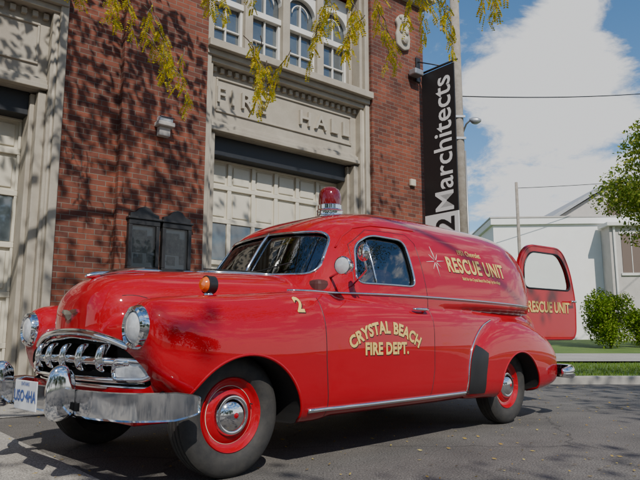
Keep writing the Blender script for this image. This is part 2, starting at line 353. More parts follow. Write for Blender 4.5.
smooth_blob('hood_ornament',[(-.48,0,.008,hz0[0]+.015,hz0[0]+.03),(-.43,0,.025,hz0[0]+.012,hz0[1]+.02),(-.34,0,.035,hz0[1]-.0,hz0[1]+.034),(-.19,0,.022,hz0[2],hz0[2]+.03),(.02,0,.006,hz0[3],hz0[3]+.016)],CHROME,van)
for s in(-1,1):
    v=[Vector((-.42,s*.015,hz0[0]+.03)),Vector((-.32,s*.02,hz0[1]+.034)),ht(-.19,s*.16,.024),ht(-.26,s*.16,.020)]
    o=mesh_obj('ornament_wing',v,[(0,1,2,3)],CHROME,van); m_=o.modifiers.new('s','SOLIDIFY'); m_.thickness=.009; m_.offset=0
em=[(0,.022),(.03,.028),(.085,.030),(.10,.012),(.05,.0),(.035,-.022),(0,-.034)]; em=em+[(-a,b) for a,b in em[::-1][1:-1]]
v=[hf(a,.855+b,.010) for a,b in em]; o=mesh_obj('nose_emblem',v,[tuple(range(len(v)))],CHROME,van); m_=o.modifiers.new('s','SOLIDIFY'); m_.thickness=.012
# grille
boxes('grille_backing',[(-.392,-.376,-.76,.76,.45,.75)],DARK,van)
def fx(y): return -.522+.125*(abs(y)/.74)**2.8
tube('grille_frame',[Vector((fx(y)-.004,y,z)) for y,z in dens(closed(gri),.03)],.014,CHROME,van,10)
tube('grille_upper_bar',[Vector((fx(y)-.035,y,.760-.135*(abs(y)/.72)**2.4)) for y in np.linspace(-.72,.72,50)],[.008+.013*min(1,(.73-abs(y))/.12) for y in np.linspace(-.72,.72,50)],CHROME,van,12)
tube('grille_mid_bar',[Vector((fx(y)-.035,y,.612-.02*abs(y))) for y in np.linspace(-.60,.60,40)],.024,CHROME,van,12)
tube('grille_low_bar',[Vector((fx(y)-.03,y,.512)) for y in np.linspace(-.68,.68,40)],.016,CHROME,van,10)
for y in(-.40,-.20,0,.20,.40):
    x=fx(y); smooth_blob('grille_tooth',[(x-.082,y,.008,.590,.636),(x-.070,y,.017,.565,.672),(x-.045,y,.021,.550,.692),(x+.0,y,.021,.545,.695),(x+.03,y,.018,.55,.69)],CHROME,van,2.3,2.6)
for s in(-1,1):
    P0=roundpoly([(.50,.515),(.70,.52),(.755,.555),(.72,.605),(.50,.615)],.035)
    def px_(y): return fx(y)-.045
    tube('parking_lamp_bezel',[(px_(y),s*y,z) for y,z in closed(P0)],.015,CHROME,van,8)
    cyy=sum(p[0] for p in P0)/len(P0); czz=sum(p[1] for p in P0)/len(P0); v=[(px_(y)+.002,s*y,z) for y,z in P0]+[(px_(cyy)-.018,s*cyy,czz)]; n=len(P0)
    mesh_obj('parking_lamp_lens',v,[(i,(i+1)%n,n) for i in range(n)],LENS,van,True)
    hx=-.525
    lathe('headlight_bezel',[(.080,-.024),(.090,-.032),(.103,-.026),(.112,-.004),(.112,.03),(.094,.035),(.080,-.008),(.080,-.024)],CHROME,van,'X',(hx+.010,s*.69,.778))
    lathe('headlight_lens',[(0,-.042),(.03,-.040),(.055,-.034),(.075,-.022),(.083,-.008),(.083,.02)],LENS,van,'X',(hx+.010,s*.69,.778))
# bumpers
def bumper(name,path,z,hh,th):
    P=catmull(path,14); v=[];f=[]; prof=[(th*math.cos(a)**.8,hh*math.sin(a)) for a in np.linspace(-math.pi/2+1e-6,math.pi/2-1e-6,19)]
    prof=[(d-(.10*th if abs(h)<hh*.12 else 0),h) for d,h in prof]+[(-.012,hh*.9),(-.012,-hh*.9)]
    n=len(prof)
    for i,p in enumerate(P):
        a=P[max(i-1,0)];b=P[min(i+1,len(P)-1)]; t=Vector((b[0]-a[0],b[1]-a[1],0)).normalized(); nn=Vector((t.y,-t.x,0))
        e=min(i,len(P)-1-i); sc=min(1,.45+.55*(e/20)**.6)
        for d,h in prof: v.append(Vector((p[0],p[1],z+h*sc))+nn*d*(.4+.6*min(1,e/6)))
    for i in range(len(P)-1):
        for k in range(n): f.append((i*n+k,i*n+(k+1)%n,(i+1)*n+(k+1)%n,(i+1)*n+k))
    f+= [tuple(range(n)),tuple((len(P)-1)*n+k for k in range(n))[::-1]]
    o=mesh_obj(name,v,f,CHROME,van,True); recalc(o); o.data.set_sharp_from_angle(angle=math.radians(60)); return o
bumper('front_bumper',[(-.31,.965),(-.40,.96),(-.50,.93),(-.61,.84),(-.68,.66),(-.715,.35),(-.72,0),(-.715,-.35),(-.68,-.66),(-.61,-.84),(-.50,-.93),(-.40,-.96),(-.31,-.965)],.410,.066,-.055)
bumper('rear_bumper',[(3.62,-.975),(3.80,-.965),(3.95,-.88),(4.05,-.6),(4.08,0),(4.05,.6),(3.95,.88),(3.80,.965),(3.62,.975)],.40,.065,.045)
for y in(-.42,.42):
    smooth_blob('bumper_guard',[(-.832,y,.012,.37,.50),(-.815,y,.024,.34,.56),(-.785,y,.033,.325,.59),(-.74,y,.035,.33,.59),(-.70,y,.030,.35,.55)],CHROME,van,2.6,3)
for y in(-.45,.45):
    boxes('bumper_bracket',[(-.70,-.35,y-.03,y+.03,.37,.41),(3.6,4.03,y-.03,y+.03,.37,.41)],DARK,van)
boxes('front_valance',[(-.52,-.25,-.70,.70,.30,.36)],RED,van,.02)
PLW=M('plate_white',(.72,.74,.76),.4); PLB=M('plate_blue',(.04,.10,.35),.4)
boxes('licence_plate',[(-.806,-.800,-.24,.06,.355,.505)],PLW,van,.004)
text_obj('licence_text','USO·4HA',.080,lambda a,b:(-.809,-.09-a,.40+b),PLB,van,.002,.9)
text_obj('licence_caption','ONTARIO',.026,lambda a,b:(-.809,-.09-a,.48+b),PLB,van,.0005)
# wheels
def wheel(x,s):
    w=empty('wheel',(x,s*.735,.322)); w.parent=van; w.scale=(.927,.95 if s<0 else -.95,.927)
    T=[(.205,-.055),(.225,-.080),(.262,-.090),(.300,-.086),(.326,-.075),(.338,-.062),(.343,-.056),(.339,-.050),(.339,-.046),(.346,-.043),(.346,-.022),(.340,-.019),(.340,-.014),(.347,-.011),(.347,.011),(.340,.014),(.340,.019),(.346,.022),(.346,.043),(.339,.05),(.343,.056),(.326,.075),(.262,.09),(.205,.055)]
    lathe('tyre',T,RUBBER,w,'Y',seg=96)
    lathe('rim',[(.214,-.062),(.207,-.070),(.200,-.066),(.192,-.048),(.180,-.040),(.160,-.036),(.140,-.050),(.125,-.056),(.10,-.056),(0,-.05)],RED,w)
    lathe('rim_stripe',[(.1640,-.0382),(.1625,-.0392),(.161,-.0396)],STRIPE,w)
    lathe('hubcap',[(.118,-.055),(.116,-.068),(.108,-.078),(.098,-.080),(.090,-.077),(.078,-.090),(.055,-.102),(.03,-.107),(0,-.109)],CHROME,w)
    lathe('hub_badge',[(.016,-.108),(.012,-.1105),(0,-.112)],RED,w,seg=20)
    lathe('brake_drum',[(.20,.06),(.20,-.02),(0,-.02)],DARK,w)
    tube('valve_stem',[(.150,-.045,.05),(.148,-.065,.05)],.004,BLACKR,w,6)
for x in(0,2.92):
    for s in(-1,1): wheel(x,s)
tube('axle',[(0,-.7,.31),(0,.7,.31)],.04,DARK,van); tube('rear_axle',[(2.92,-.7,.31),(2.92,.7,.31)],.04,DARK,van)
tube('exhaust_pipe',[(.9,.3,.24),(2.6,.3,.24),(3.9,.35,.26)],.025,DARK,van)
# beacon
bz=ht(1.57,0)[2]
lathe('beacon_base',[(.125,-.02),(.125,.012),(.112,.02),(.108,.055),(.112,.062),(.108,.070),(.100,.075),(0,.075)],CHROME,van,'Z',(1.57,0,bz))
lathe('beacon_collar',[(.103,.073),(.103,.105),(.096,.112),(0,.112)],CHROME,van,'Z',(1.57,0,bz))
lathe('beacon_dome',[(.094,.110),(.096,.15),(.092,.20),(.078,.24),(.05,.262),(0,.270)],REDL,van,'Z',(1.57,0,bz))
p=Vector((.74,-.93,1.165)); ry=(0,0,math.radians(12))
tube('spotlight_bracket',[hs(.86,1.12,-.01),p+Vector((.05,.02,-.01)),p],.009,CHROME,van,8)
lathe('spotlight',[(0,.06),(.026,.056),(.047,.035),(.056,.0),(.058,-.026),(.053,-.031)],CHROME,van,'X',p,24,rot=ry)
lathe('spotlight_lens',[(0,-.038),(.034,-.036),(.053,-.027)],LENS,van,'X',p,24,rot=ry)
q=Vector((.87,-.975,1.255)); tube('mirror_arm',[hs(.98,1.06,-.01),Vector((.93,-.95,1.15)),q+Vector((.015,.01,-.03))],.006,CHROME,van,8)
lathe('mirror',[(0,-.024),(.03,-.022),(.048,-.014),(.056,0),(.054,.01),(0,.012)],CHROME,van,'X',q,24,rot=(0,0,math.radians(-14)))
a=ht(-.06,-.64); lathe('amber_base',[(.03,-.01),(.03,.012),(.02,.03),(0,.03)],CHROME,van,'Z',a,20)
lathe('amber_lamp_housing',[(.05,.03),(.052,-.02),(.046,-.025)],BLACKR,van,'X',a+Vector((0,0,.07)),24)
lathe('amber_lamp_lens',[(0,-.05),(.03,-.045),(.048,-.02),(.048,.02),(.03,.045),(0,.05)],AMBER,van,'X',a+Vector((0,0,.07)),24)
hp=hs(1.60,.905,.03); tube('door_handle',[hp+Vector((.03,.03,0)),hp+Vector((.03,0,0)),hp,hp+Vector((-.09,0,.0)),hp+Vector((-.13,.012,0))],[.010,.011,.012,.010,.006],CHROME,van,8)
for s in(-1,1):
    lathe('tail_lamp',[(0,.03),(.03,.025),(.042,0),(.045,-.03)],REDL,van,'X',(3.87,s*.69,.62),20)
    lathe('tail_lamp_bezel',[(.046,0),(.052,-.01),(.052,-.05)],CHROME,van,'X',(3.86,s*.69,.62),20)
def side_text(name,s,size,x0,z0,R=None,bold=.0,sx=1,sp_=1,shadow=.006,mat=None,slope=0):
    def fn(off,dx,dz):
        def g(a,b):
            if R: th=a/R; xx=x0+(R+b)*math.sin(th); zz_=z0+(R+b)*math.cos(th)-R
            else: xx=x0+a; zz_=z0+b+slope*a
            return hs(xx+dx,zz_+dz,off)
        return g
    if shadow: text_obj(name+'_shadow',s,size,fn(.0015,shadow,-shadow),BLK,van,bold,sx,sp_)
    text_obj(name,s,size,fn(.003,0,0),mat or YEL,van,bold,sx,sp_)
side_text('door_text_upper','CRYSTAL BEACH',.105,1.15,.755,.62,.004,.87,1.05)
side_text('door_text_lower','FIRE DEPT.',.105,1.15,.620,None,.004,.87,1.05)
side_text('panel_text','RESCUE UNIT',.165,2.49,1.235,None,.005,.82,1.1)
side_text('panel_small_text','1951 Chevrolet',.062,2.43,1.385,None,.001,.9,1,0)
side_text('panel_line_text','Built for the Crystal Beach Fire Dept. by the village',.036,2.52,1.175,None,.0005,.8,1,0)
side_text('fender_number','2',.12,.42,.875,None,.004,1,1)
for k in range(8):
    a=math.pi*k/4+.1; r=.12 if k%2==0 else .08
    tube('star_ray',[hs(1.90+r*t*math.cos(a),1.30+r*t*math.sin(a),.001) for t in(.18,.5,1)],[.004,.003,.001],WHITEP,van,4)
# rear door
rd=empty('rear_door',(3.74,-.53,0),math.radians(-8)); rd.parent=van
out=roundpoly([(0,.69),(1.0,.69),(1.03,1.1),(.95,1.45),(.80,1.68),(.18,1.68),(.02,1.5)],.13)
win=roundpoly([(.09,1.22),(.93,1.22),(.87,1.44),(.74,1.60),(.22,1.60),(.10,1.47)],.09)
k=mesh_obj('door_panel',*prism(out,'y',0,.045),mats=[RED]); recalc(k); c=mesh_obj('c',*prism(win,'y',-1,1),mats=[RED]); recalc(c)
md=k.modifiers.new('b','BOOLEAN'); md.operation='DIFFERENCE'; md.solver='EXACT'; md.object=c; bake(k); bpy.data.objects.remove(c)
md=k.modifiers.new('v','BEVEL'); md.width=.010; md.segments=3; md.limit_method='ANGLE'; md.angle_limit=math.radians(50); k.parent=rd
mesh_obj('door_glass',[(u,.02,z) for u,z in win],[tuple(range(len(win)))],glass_mat('rear_glass',(.85,.88,.86),.02),rd)
tube('door_glass_seal',[(u,.0,z) for u,z in closed(win)],.009,BLACKR,rd,6); 
tube('door_edge_fold',[(u*.95+.025,-.001,.69+(z-.69)*.97+.012) for u,z in closed(out)],.004,RED,rd,5)
text_obj('rear_door_text_shadow','RESCUE UNIT',.155,lambda a,b:(.50+a+.006,-.002,.98+b-.006),BLK,rd,.004,.80,1.0)
text_obj('rear_door_text','RESCUE UNIT',.155,lambda a,b:(.50+a,-.004,.98+b),YEL,rd,.004,.80,1.0)
tube('rear_door_handle',[(.93,-.01,1.10),(.93,-.05,1.10),(.84,-.055,1.10)],.011,CHROME,rd)
# interior
SEAT=M('seat_vinyl',(.10,.03,.025),.5,col2=(.06,.02,.02),ns=5)
boxes('front_seat',[(1.42,1.58,-.66,.66,.76,1.22),(1.05,1.44,-.66,.66,.74,.92)],SEAT,van,.05)
st=[Vector((.98+.06*math.sin(t)*.9,-.36+.19*math.cos(t),1.14+.17*math.sin(t))) for t in np.linspace(0,2*math.pi,33)]
tube('steering_wheel',st,.012,BLACKR,van,8); tube('steering_column',[(.78,-.36,1.0),(.98,-.36,1.14)],.018,BLACKR,van); tube('steering_spoke',[(.98,-.54,1.14),(.98,-.18,1.14)],.01,CHROME,van)
boxes('dashboard',[(.74,.86,-.70,.70,.76,1.10)],SEAT,van,.03)
# ------------------------------------------------------------ fire hall
BL=(-1.665,8.7,0); BR=math.radians(39.5); PR=4.84
hall=empty('fire_hall',BL,BR)
boxes('brick_piers',[(3.39,PR,0,.8,0,7.3),(-1.26,0,0,.8,0,7.3),(-1.99,-1.26,.10,.8,0,7.3),(-7.4,-5.38,0,.8,0,7.3)],BRICK,hall)
boxes('brick_body',[(-7.397,PR-.003,.803,12,0,7.55),(.003,3.387,.14,.797,7.05,7.3),(-5.377,-1.993,.14,.797,7.05,7.3)],BRICK,hall)
boxes('pier_plinths',[(3.36,PR+.03,-.03,.4,0,.45),(-1.29,.03,-.03,.4,0,.45)],STONE,hall,.01)
boxes('cornice',[(-7.5,PR+.1,-.10,.9,7.303,7.42),(-7.6,PR+.2,-.22,.9,7.423,7.58),(-7.7,PR+.3,-.32,.9,7.583,7.72)],STONE,hall,.012)
boxes('parapet',[(-7.4,PR,.05,.35,7.723,8.5)],BRICK,hall)
def spandrel(xa,xb,zs,zt,y0,y1):
    cx=(xa+xb)/2; r=(xb-xa)/2; n=14; v=[];f=[]
    for y in(y0,y1):
        for i in range(n+1):
            a=math.pi*i/n; v.append((cx-r*math.cos(a),y,zs+r*math.sin(a)*.98)); v.append((cx-r*math.cos(a),y,zt))
    m=2*(n+1)
    for i in range(n):
        a=2*i; f+= [(a,a+2,a+3,a+1),(m+a,m+a+1,m+a+3,m+a+2),(a,m+a,m+a+2,a+2)]
    return v,f
def bay(x0,x1,letters):
    L_=[]; 
    for i,(w0,w1,y) in enumerate([(0,.10,.06),(.10,.17,.13),(.17,.27,.20),(.27,.33,.32)]):
        top=[7.05,7.048,3.775,3.77][i]
        L_+=[(x0+w0,x0+w1,y,.8,0,top),(x1-w1,x1-w0,y,.8,0,top)]
    boxes('stone_jambs',L_,STONE2,hall,.012)
    for xx in(x0+.115,x1-.115): tube('jamb_bead',[(xx,.125,0),(xx,.125,4.8)],.022,STONE2,hall,8)
    a,b=x0+.172,x1-.172
    boxes('steel_lintel',[(x0+.332,x1-.332,.38,.78,3.50,3.80)],BEAM,hall,.006)
    boxes('stone_frieze',[(a,b,.26,.79,3.802,4.85)],STONE2,hall)
    boxes('frieze_mouldings',[(a,b,.15,.262,3.805,3.87),(a,b,.19,.263,3.872,3.94),(a,b,.23,.264,3.942,3.98),
        (a+.12,b-.12,.235,.265,4.14,4.17),(a+.12,b-.12,.235,.265,4.66,4.69),(a+.12,a+.15,.236,.266,4.171,4.659),(b-.15,b-.12,.236,.266,4.171,4.659),
        (x0+.02,x1-.02,.10,.30,4.852,4.93),(x0+.01,x1-.01,.03,.32,4.932,5.02),(x0+.003,x1-.003,-.06,.60,5.022,5.14)],STONE2,hall,.008)
    n=int((b-a)/.13); boxes('dentils',[(a+(i+.25)*(b-a)/n,a+(i+.75)*(b-a)/n,.20,.262,4.755,4.83) for i in range(n)],STONE2,hall,.004)
    if letters: text_obj('fire_hall_lettering','FIRE   HALL',.36,lambda u,w:((a+b)/2+u-.04,.235,4.29+w),STONE,hall,.004,1.05,1.45,.05)
    da,db=x0+.332,x1-.332; W_=db-da; nc=6; cw=W_/nc; fr=[]
    boxes('door_slab',[(da,db,.64,.70,0,3.50)],CREAM,hall)
    rows=[0,.62,1.24,1.86,2.52,3.06,3.50]
    for z in rows: fr.append((da,db,.60,.642,max(0,z-.035),min(3.499,z+.035)))
    for i in range(nc+1):
        x=da+i*cw; 
        for za,zb in zip(rows[:-1],rows[1:]): fr.append((max(da+.001,x-.035),min(db-.001,x+.035),.603,.643,za+.036,zb-.036))
    boxes('door_rails',fr,CREAM,hall,.006)
    pn=[];gw=[]
    for i in range(nc):
        for j,(za,zb) in enumerate(zip(rows[:-1],rows[1:])):
            xa=da+i*cw+.075; xb=da+(i+1)*cw-.075
            (gw if j==3 else pn).append((xa-(.03 if j==3 else 0),xb+(.03 if j==3 else 0),.622,.645,za+.075-(.03 if j==3 else 0),zb-.075+(.03 if j==3 else 0)))
    boxes('door_panels',pn,CREAM,hall,.01); boxes('door_windows',gw,WGLASS,hall)
    boxes('upper_glass',[(a,b,.50,.52,5.14,7.04)],WGLASS,hall)
    n=4; w=(b-a)/n; fr=[]; col=[]; sp=[]
    for i in range(n+1): 
        x=a+i*w; col.append((max(a,x-.075),min(b,x+.075),.34,.498,5.142,7.04))
    for i in range(n):
        xa,xb=a+i*w+.076,a+(i+1)*w-.076
        fr+=[(xa,xb,.41,.497,5.145,5.22),(xa,xb,.40,.497,6.04,6.14),(xa,xa+.045,.43,.496,5.221,6.039),(xb-.045,xb,.43,.496,5.221,6.039),((xa+xb)/2-.012,(xa+xb)/2+.012,.45,.495,5.221,6.039),(xa+.046,xb-.046,.452,.494,5.62,5.645)]
        fr+=[((xa+xb)/2-.012,(xa+xb)/2+.012,.45,.495,6.141,6.60)]
        r=(xb-xa)/2; sp.append(spandrel(xa,xb,6.40,7.0,.40,.49))
        cx=(xa+xb)/2; tube('arch_muntin',[(cx+.6*r*math.cos(t),.46,6.40+.6*r*math.sin(t)) for t in np.linspace(0,math.pi,14)],.012,WHITEP,hall,6)
    boxes('window_mullions',col,STONE2,hall,.012); boxes('window_sashes',fr,WHITEP,hall,.004)
    v,f=join(sp); mesh_obj('window_arches',v,f,WHITEP,hall)
bay(0,3.39,True); bay(-5.38,-1.99,False)
ca=[(-.2,-.38),(0,-.46),(.2,-.38),(.23,-.1),(.17,.05),(.24,.22),(.12,.38),(0,.44),(-.12,.38),(-.24,.22),(-.17,.05),(-.23,-.1)]
CX=4.22
k=mesh_obj('stone_cartouche',*prism([(CX+a*.85,6.60+b*.85) for a,b in roundpoly(ca,.06,4)],'y',-.07,-.001),mat=STONE,parent=hall); recalc(k); md=k.modifiers.new('v','BEVEL'); md.width=.025; md.segments=3
for (a,b,r) in((0,.2,.07),(-.08,0,.05),(.08,0,.05),(0,-.18,.09),(-.09,.27,.04),(.09,.27,.04)): 
    lathe('cartouche_boss',[(r,0),(r*.9,-r*.5),(r*.5,-r*.8),(0,-r*.9)],STONE,hall,'Y',(CX+a,-.068,6.60+b),12)
boxes('wall_box',[(4.35,4.48,-.06,-.002,3.55,3.68)],CREAM,hall,.01)
wl=empty('wall_lamp',BL,BR)
boxes('lamp_housing',[(-.80,-.56,-.16,-.002,3.58,3.64),(-.76,-.60,-.10,-.004,3.45,3.58)],GREYW,wl,.01)
boxes('lamp_lens',[(-.78,-.58,-.14,-.02,3.64,3.72)],LENS,wl,.02)
tube('lamp_cage',[(-.79,-.15,3.70),(-.57,-.15,3.70)],.006,IRON,wl)
nb=empty('notice_board',BL,BR); BG=glass_mat('board_glass',(.8,.82,.8),.0)
for xa,xb in((-1.12,-.69),(-.65,-.22)):
    boxes('board_frame',[(xa,xb,-.09,-.002,1.58,1.63),(xa,xb,-.09,-.002,2.18,2.25),(xa,xa+.05,-.088,-.003,1.631,2.179),(xb-.05,xb,-.088,-.003,1.631,2.179),(xa-.018,xb+.018,-.11,-.003,2.251,2.28)],IRON,nb,.006)
    boxes('board_back',[(xa+.051,xb-.051,-.03,-.005,1.631,2.179)],METAL,nb)
    boxes('board_notices',[(xa+.08,xb-.16,-.035,-.031,1.82,2.12),(xb-.15,xb-.08,-.035,-.031,1.70,2.05),(xa+.10,xa+.22,-.035,-.031,1.68,1.80)],PAPER,nb)
    cx=(xa+xb)/2; k=mesh_obj('board_pediment',*prism([(cx+a,2.281+b) for a,b in[(-.2,0),(.2,0),(.2,.05),(.12,.07),(.07,.13),(0,.15),(-.07,.13),(-.12,.07),(-.2,.05)]],'y',-.08,-.004),mat=IRON,parent=nb); recalc(k)
    mesh_obj('board_glass',[(xa+.05,-.07,1.631),(xb-.05,-.07,1.631),(xb-.05,-.07,2.179),(xa+.05,-.07,2.179)],[(0,1,2,3)],BG,nb)
bn=empty('banner_sign',BL,BR); BX=4.66
BBLK=M('banner_black',(.012,.012,.013),.5,bump=.1,bs=4); BWH=M('banner_white',(.75,.75,.74),.5)
boxes('banner_cloth',[(BX-.012,BX+.012,-.90,-.12,2.98,5.80)],BBLK,bn); boxes('banner_cloth_white',[(BX-.012,BX+.012,-.90,-.12,2.42,2.978)],BWH,bn)
for z in(5.84,2.38): tube('banner_rail',[(BX,0,z),(BX,-.98,z)],.022,IRON,bn)
tube('banner_brace',[(BX,0,6.13),(BX,-.55,5.86)],.012,IRON,bn); boxes('bracket_plate',[(BX-.06,BX+.06,-.03,-.001,5.70,6.20)],IRON,bn,.004)
boxes('bracket_lamp',[(BX-.30,BX-.06,-.22,-.04,5.74,5.86)],METAL,bn,.02)
text_obj('banner_text','Marchitects',.62,lambda a,b:(BX-.016,-.80+b*.98,4.30+a),BWH,bn,.006,.90,1)
text_obj('banner_text_two','2',.62,lambda a,b:(BX-.016,-.80+b*.98,2.76+a),BBLK,bn,.012,.93,1)
# ------------------------------------------------------------ ground
def ground_mat(name,c1,c2,fine=220,bump=.5,s1=.5,cracks=False):
    m=bpy.data.materials.new(name); N,L=nodes_of(m); b=N['Principled BSDF']; b.inputs['Roughness'].default_value=.88
    tc=N.new('ShaderNodeTexCoord'); n=N.new('ShaderNodeTexNoise'); n.inputs['Scale'].default_value=s1; n.inputs['Detail'].default_value=12; n.inputs['Roughness'].default_value=.7
    n2=N.new('ShaderNodeTexNoise'); n2.inputs['Scale'].default_value=fine; n2.inputs['Detail'].default_value=3
    for q in(n,n2): L.new(tc.outputs['Object'],q.inputs['Vector'])
    r=N.new('ShaderNodeValToRGB'); r.color_ramp.elements[0].position=.32; r.color_ramp.elements[1].position=.68; r.color_ramp.elements[0].color=(*c1,1); r.color_ramp.elements[1].color=(*c2,1); L.new(n.outputs['Fac'],r.inputs['Fac'])
    r2=N.new('ShaderNodeValToRGB'); r2.color_ramp.elements[0].position=.35; r2.color_ramp.elements[1].position=.7; r2.color_ramp.elements[0].color=(.5,.5,.5,1); r2.color_ramp.elements[1].color=(1.7,1.7,1.7,1); L.new(n2.outputs['Fac'],r2.inputs['Fac'])
    mx=N.new('ShaderNodeMix'); mx.data_type='RGBA'; mx.blend_type='MULTIPLY'; mx.inputs['Factor'].default_value=1; L.new(r.outputs['Color'],mx.inputs['A']); L.new(r2.outputs['Color'],mx.inputs['B']); last=mx.outputs['Result']
    if cracks:
        nd=N.new('ShaderNodeTexNoise'); nd.inputs['Scale'].default_value=3.5; nd.inputs['Detail'].default_value=8; L.new(tc.outputs['Object'],nd.inputs['Vector'])
        mm=N.new('ShaderNodeMix'); mm.data_type='RGBA'; mm.inputs['Factor'].default_value=.22; L.new(tc.outputs['Object'],mm.inputs['A']); L.new(nd.outputs['Color'],mm.inputs['B'])
        vo=N.new('ShaderNodeTexVoronoi'); vo.feature='DISTANCE_TO_EDGE'; vo.inputs['Scale'].default_value=.5; L.new(mm.outputs['Result'],vo.inputs['Vector'])
        cr=N.new('ShaderNodeValToRGB'); cr.color_ramp.elements[0].position=.0; cr.color_ramp.elements[1].position=.006; cr.color_ramp.elements[0].color=(.5,.5,.5,1); L.new(vo.outputs['Distance'],cr.inputs['Fac'])
        m3=N.new('ShaderNodeMix'); m3.data_type='RGBA'; m3.blend_type='MULTIPLY'; m3.inputs['Factor'].default_value=1; L.new(last,m3.inputs['A']); L.new(cr.outputs['Color'],m3.inputs['B']); last=m3.outputs['Result']
    L.new(last,b.inputs['Base Color'])
    bp=N.new('ShaderNodeBump'); bp.inputs['Strength'].default_value=bump; bp.inputs['Distance'].default_value=.006; L.new(n2.outputs['Fac'],bp.inputs['Height']); L.new(bp.outputs['Normal'],b.inputs['Normal'])
    return m
ASPH=ground_mat('asphalt',(.068,.063,.058),(.145,.135,.122),95,.9,.9,True); GRND=ground_mat('ground_turf',(.05,.08,.02),(.09,.11,.03),20,.4,.3)
GRASS=ground_mat('lawn_turf',(.06,.12,.015),(.12,.18,.03),60,.8,.8); CONG=ground_mat('concrete_paving',(.26,.24,.21),(.36,.34,.30),120,.3,.7)
mesh_obj('ground',[(-600,-600,-.03),(600,-600,-.03),(600,600,-.03),(-600,600,-.03)],[(0,1,2,3)],GRND)
mesh_obj('asphalt_road',[(-40,-14,0),(45,-14,0),(45,9.6,0),(6,9.75,0),(2.6,9.9,0),(2.6,14,0),(-40,40,0)],[tuple(range(7))],ASPH)
ap=empty('concrete_apron',BL,BR); mesh_obj('apron_slab',[(-7,-1.5,.006),(5,-1.5,.006),(5,.02,.006),(-7,.02,.006)],[(0,1,2,3)],CONG,ap)
boxes('apron_slab_front',[(-7,-3.0,-6.5,-1.51,-.1,.006)],CONG,ap)
def sheet(name,x0,x1,y0,y1,zf,mat,nx=30,ny=30):
    v=[];f=[]
    for j in range(ny+1):
        for i in range(nx+1):
            x=x0+(x1-x0)*i/nx; y=y0+(y1-y0)*j/ny; v.append((x,y,zf(x,y)))
    for j in range(ny):
        for i in range(nx): a=j*(nx+1)+i; f.append((a,a+1,a+nx+2,a+nx+1))
    return mesh_obj(name,v,f,mat,None,True)
def lawn_z(x,y): return .11+.03*math.sin(x*.7)*math.sin(y*.5)+max(0,(y-18))*.03
sheet('lawn',3.2,60,9.95,15.4,lambda x,y:lawn_z(x,y)*min(1,(y-9.94)*12+.6),GRASS)
sheet('sidewalk',3.2,60,15.4,20.0,lambda x,y:.13+max(0,(y-18))*.03,CONG)
sheet('lawn',3.2,60,20.0,60,lambda x,y:lawn_z(x,min(y,36)),GRASS)
boxes('kerb',[(3.0,60,9.78,9.95,-.05,.12),(3.0,3.18,9.951,15,-.05,.12)],CONC,None,.015)
n=16000; X=3.3+rng.random(n)*9; Y=9.97+rng.random(n)**1.3*5.3
v=[];f=[]
for i in range(n):
    x,y=X[i],Y[i]; z=lawn_z(x,y)-.01; h=.03+.045*random.random(); a=random.random()*6.28; dx,dy_=.006*math.cos(a),.006*math.sin(a); lx,ly=random.gauss(0,.018),random.gauss(0,.018)
    o=len(v); v+=[(x-dx,y-dy_,z),(x+dx,y+dy_,z),(x+lx,y+ly,z+h)]; f.append((o,o+1,o+2))
mesh_obj('grass_blades',v,f,GRASSB)
n=2600; P=np.stack([rng.random(n)*16-5,1.2+rng.random(n)*8.2,np.full(n,.006)],1)
V=[];F=[]
for p in P:
    s=.006+.014*random.random(); a=random.random()*6.28; c,q=math.cos(a)*s,math.sin(a)*s; t=random.random()*.008; o=len(V)
    V+=[(p[0]-c,p[1]-q,p[2]+t),(p[0]+q*.45,p[1]-c*.45,p[2]),(p[0]+c,p[1]+q,p[2]+.002),(p[0]-q*.45,p[1]+c*.45,p[2]+t)]; F.append((o,o+1,o+2,o+3))
mesh_obj('fallen_leaves',V,F,LFALL)
# ------------------------------------------------------------ poles and wires
up=empty('utility_pole',(3.72,16,0)); tube('pole_shaft',[(0,0,0),(0,0,6),(.0,0,12)],[.165,.14,.115],WOODP,up,16); boxes('crossarm',[(-1.1,1.1,-.06,.06,10.9,11.05)],WOODP,up,.01)
tube('conduit',[(.15,-.07,.2),(.14,-.07,5.6)],.025,METAL,up); boxes('pole_bands',[(-.155,.155,-.155,-.11,5.9,5.96),(-.155,.155,-.155,-.11,6.5,6.56)],METAL,up)
sl_=empty('street_lamp',(3.72,16,0)); tube('lamp_arm',[(.1,-.02,6.10),(.18,-.12,6.32),(.28,-.3,6.40)],.026,METAL,sl_)
smooth_blob('lamp_head',[(.22,-.32,.02,6.34,6.40),(.30,-.32,.07,6.26,6.43),(.42,-.32,.09,6.25,6.43),(.52,-.32,.05,6.31,6.39)],METAL,sl_)
tp=empty('utility_pole',(9.9,30.5,.3)); tube('pole_shaft',[(0,0,0),(0,0,8.1)],[.10,.075],WOODP,tp,12)
def wire(a,b,sag,r=.014,k=24):
    a=Vector(a);b=Vector(b); return tube(None,[a.lerp(b,i/k)-Vector((0,0,sag*4*(i/k)*(1-i/k))) for i in range(k+1)],r,None,None,5)
v,f=join([wire((3.74,16,7.15),(22,26,12.6),.5,.018),wire((3.74,16,7.15),(-12,16,8.5),.4,.015),wire((9.9,30.5,8.1),(30,34,10.9),.3,.018)])
mesh_obj('overhead_wires',v,f,IRON,None,True)
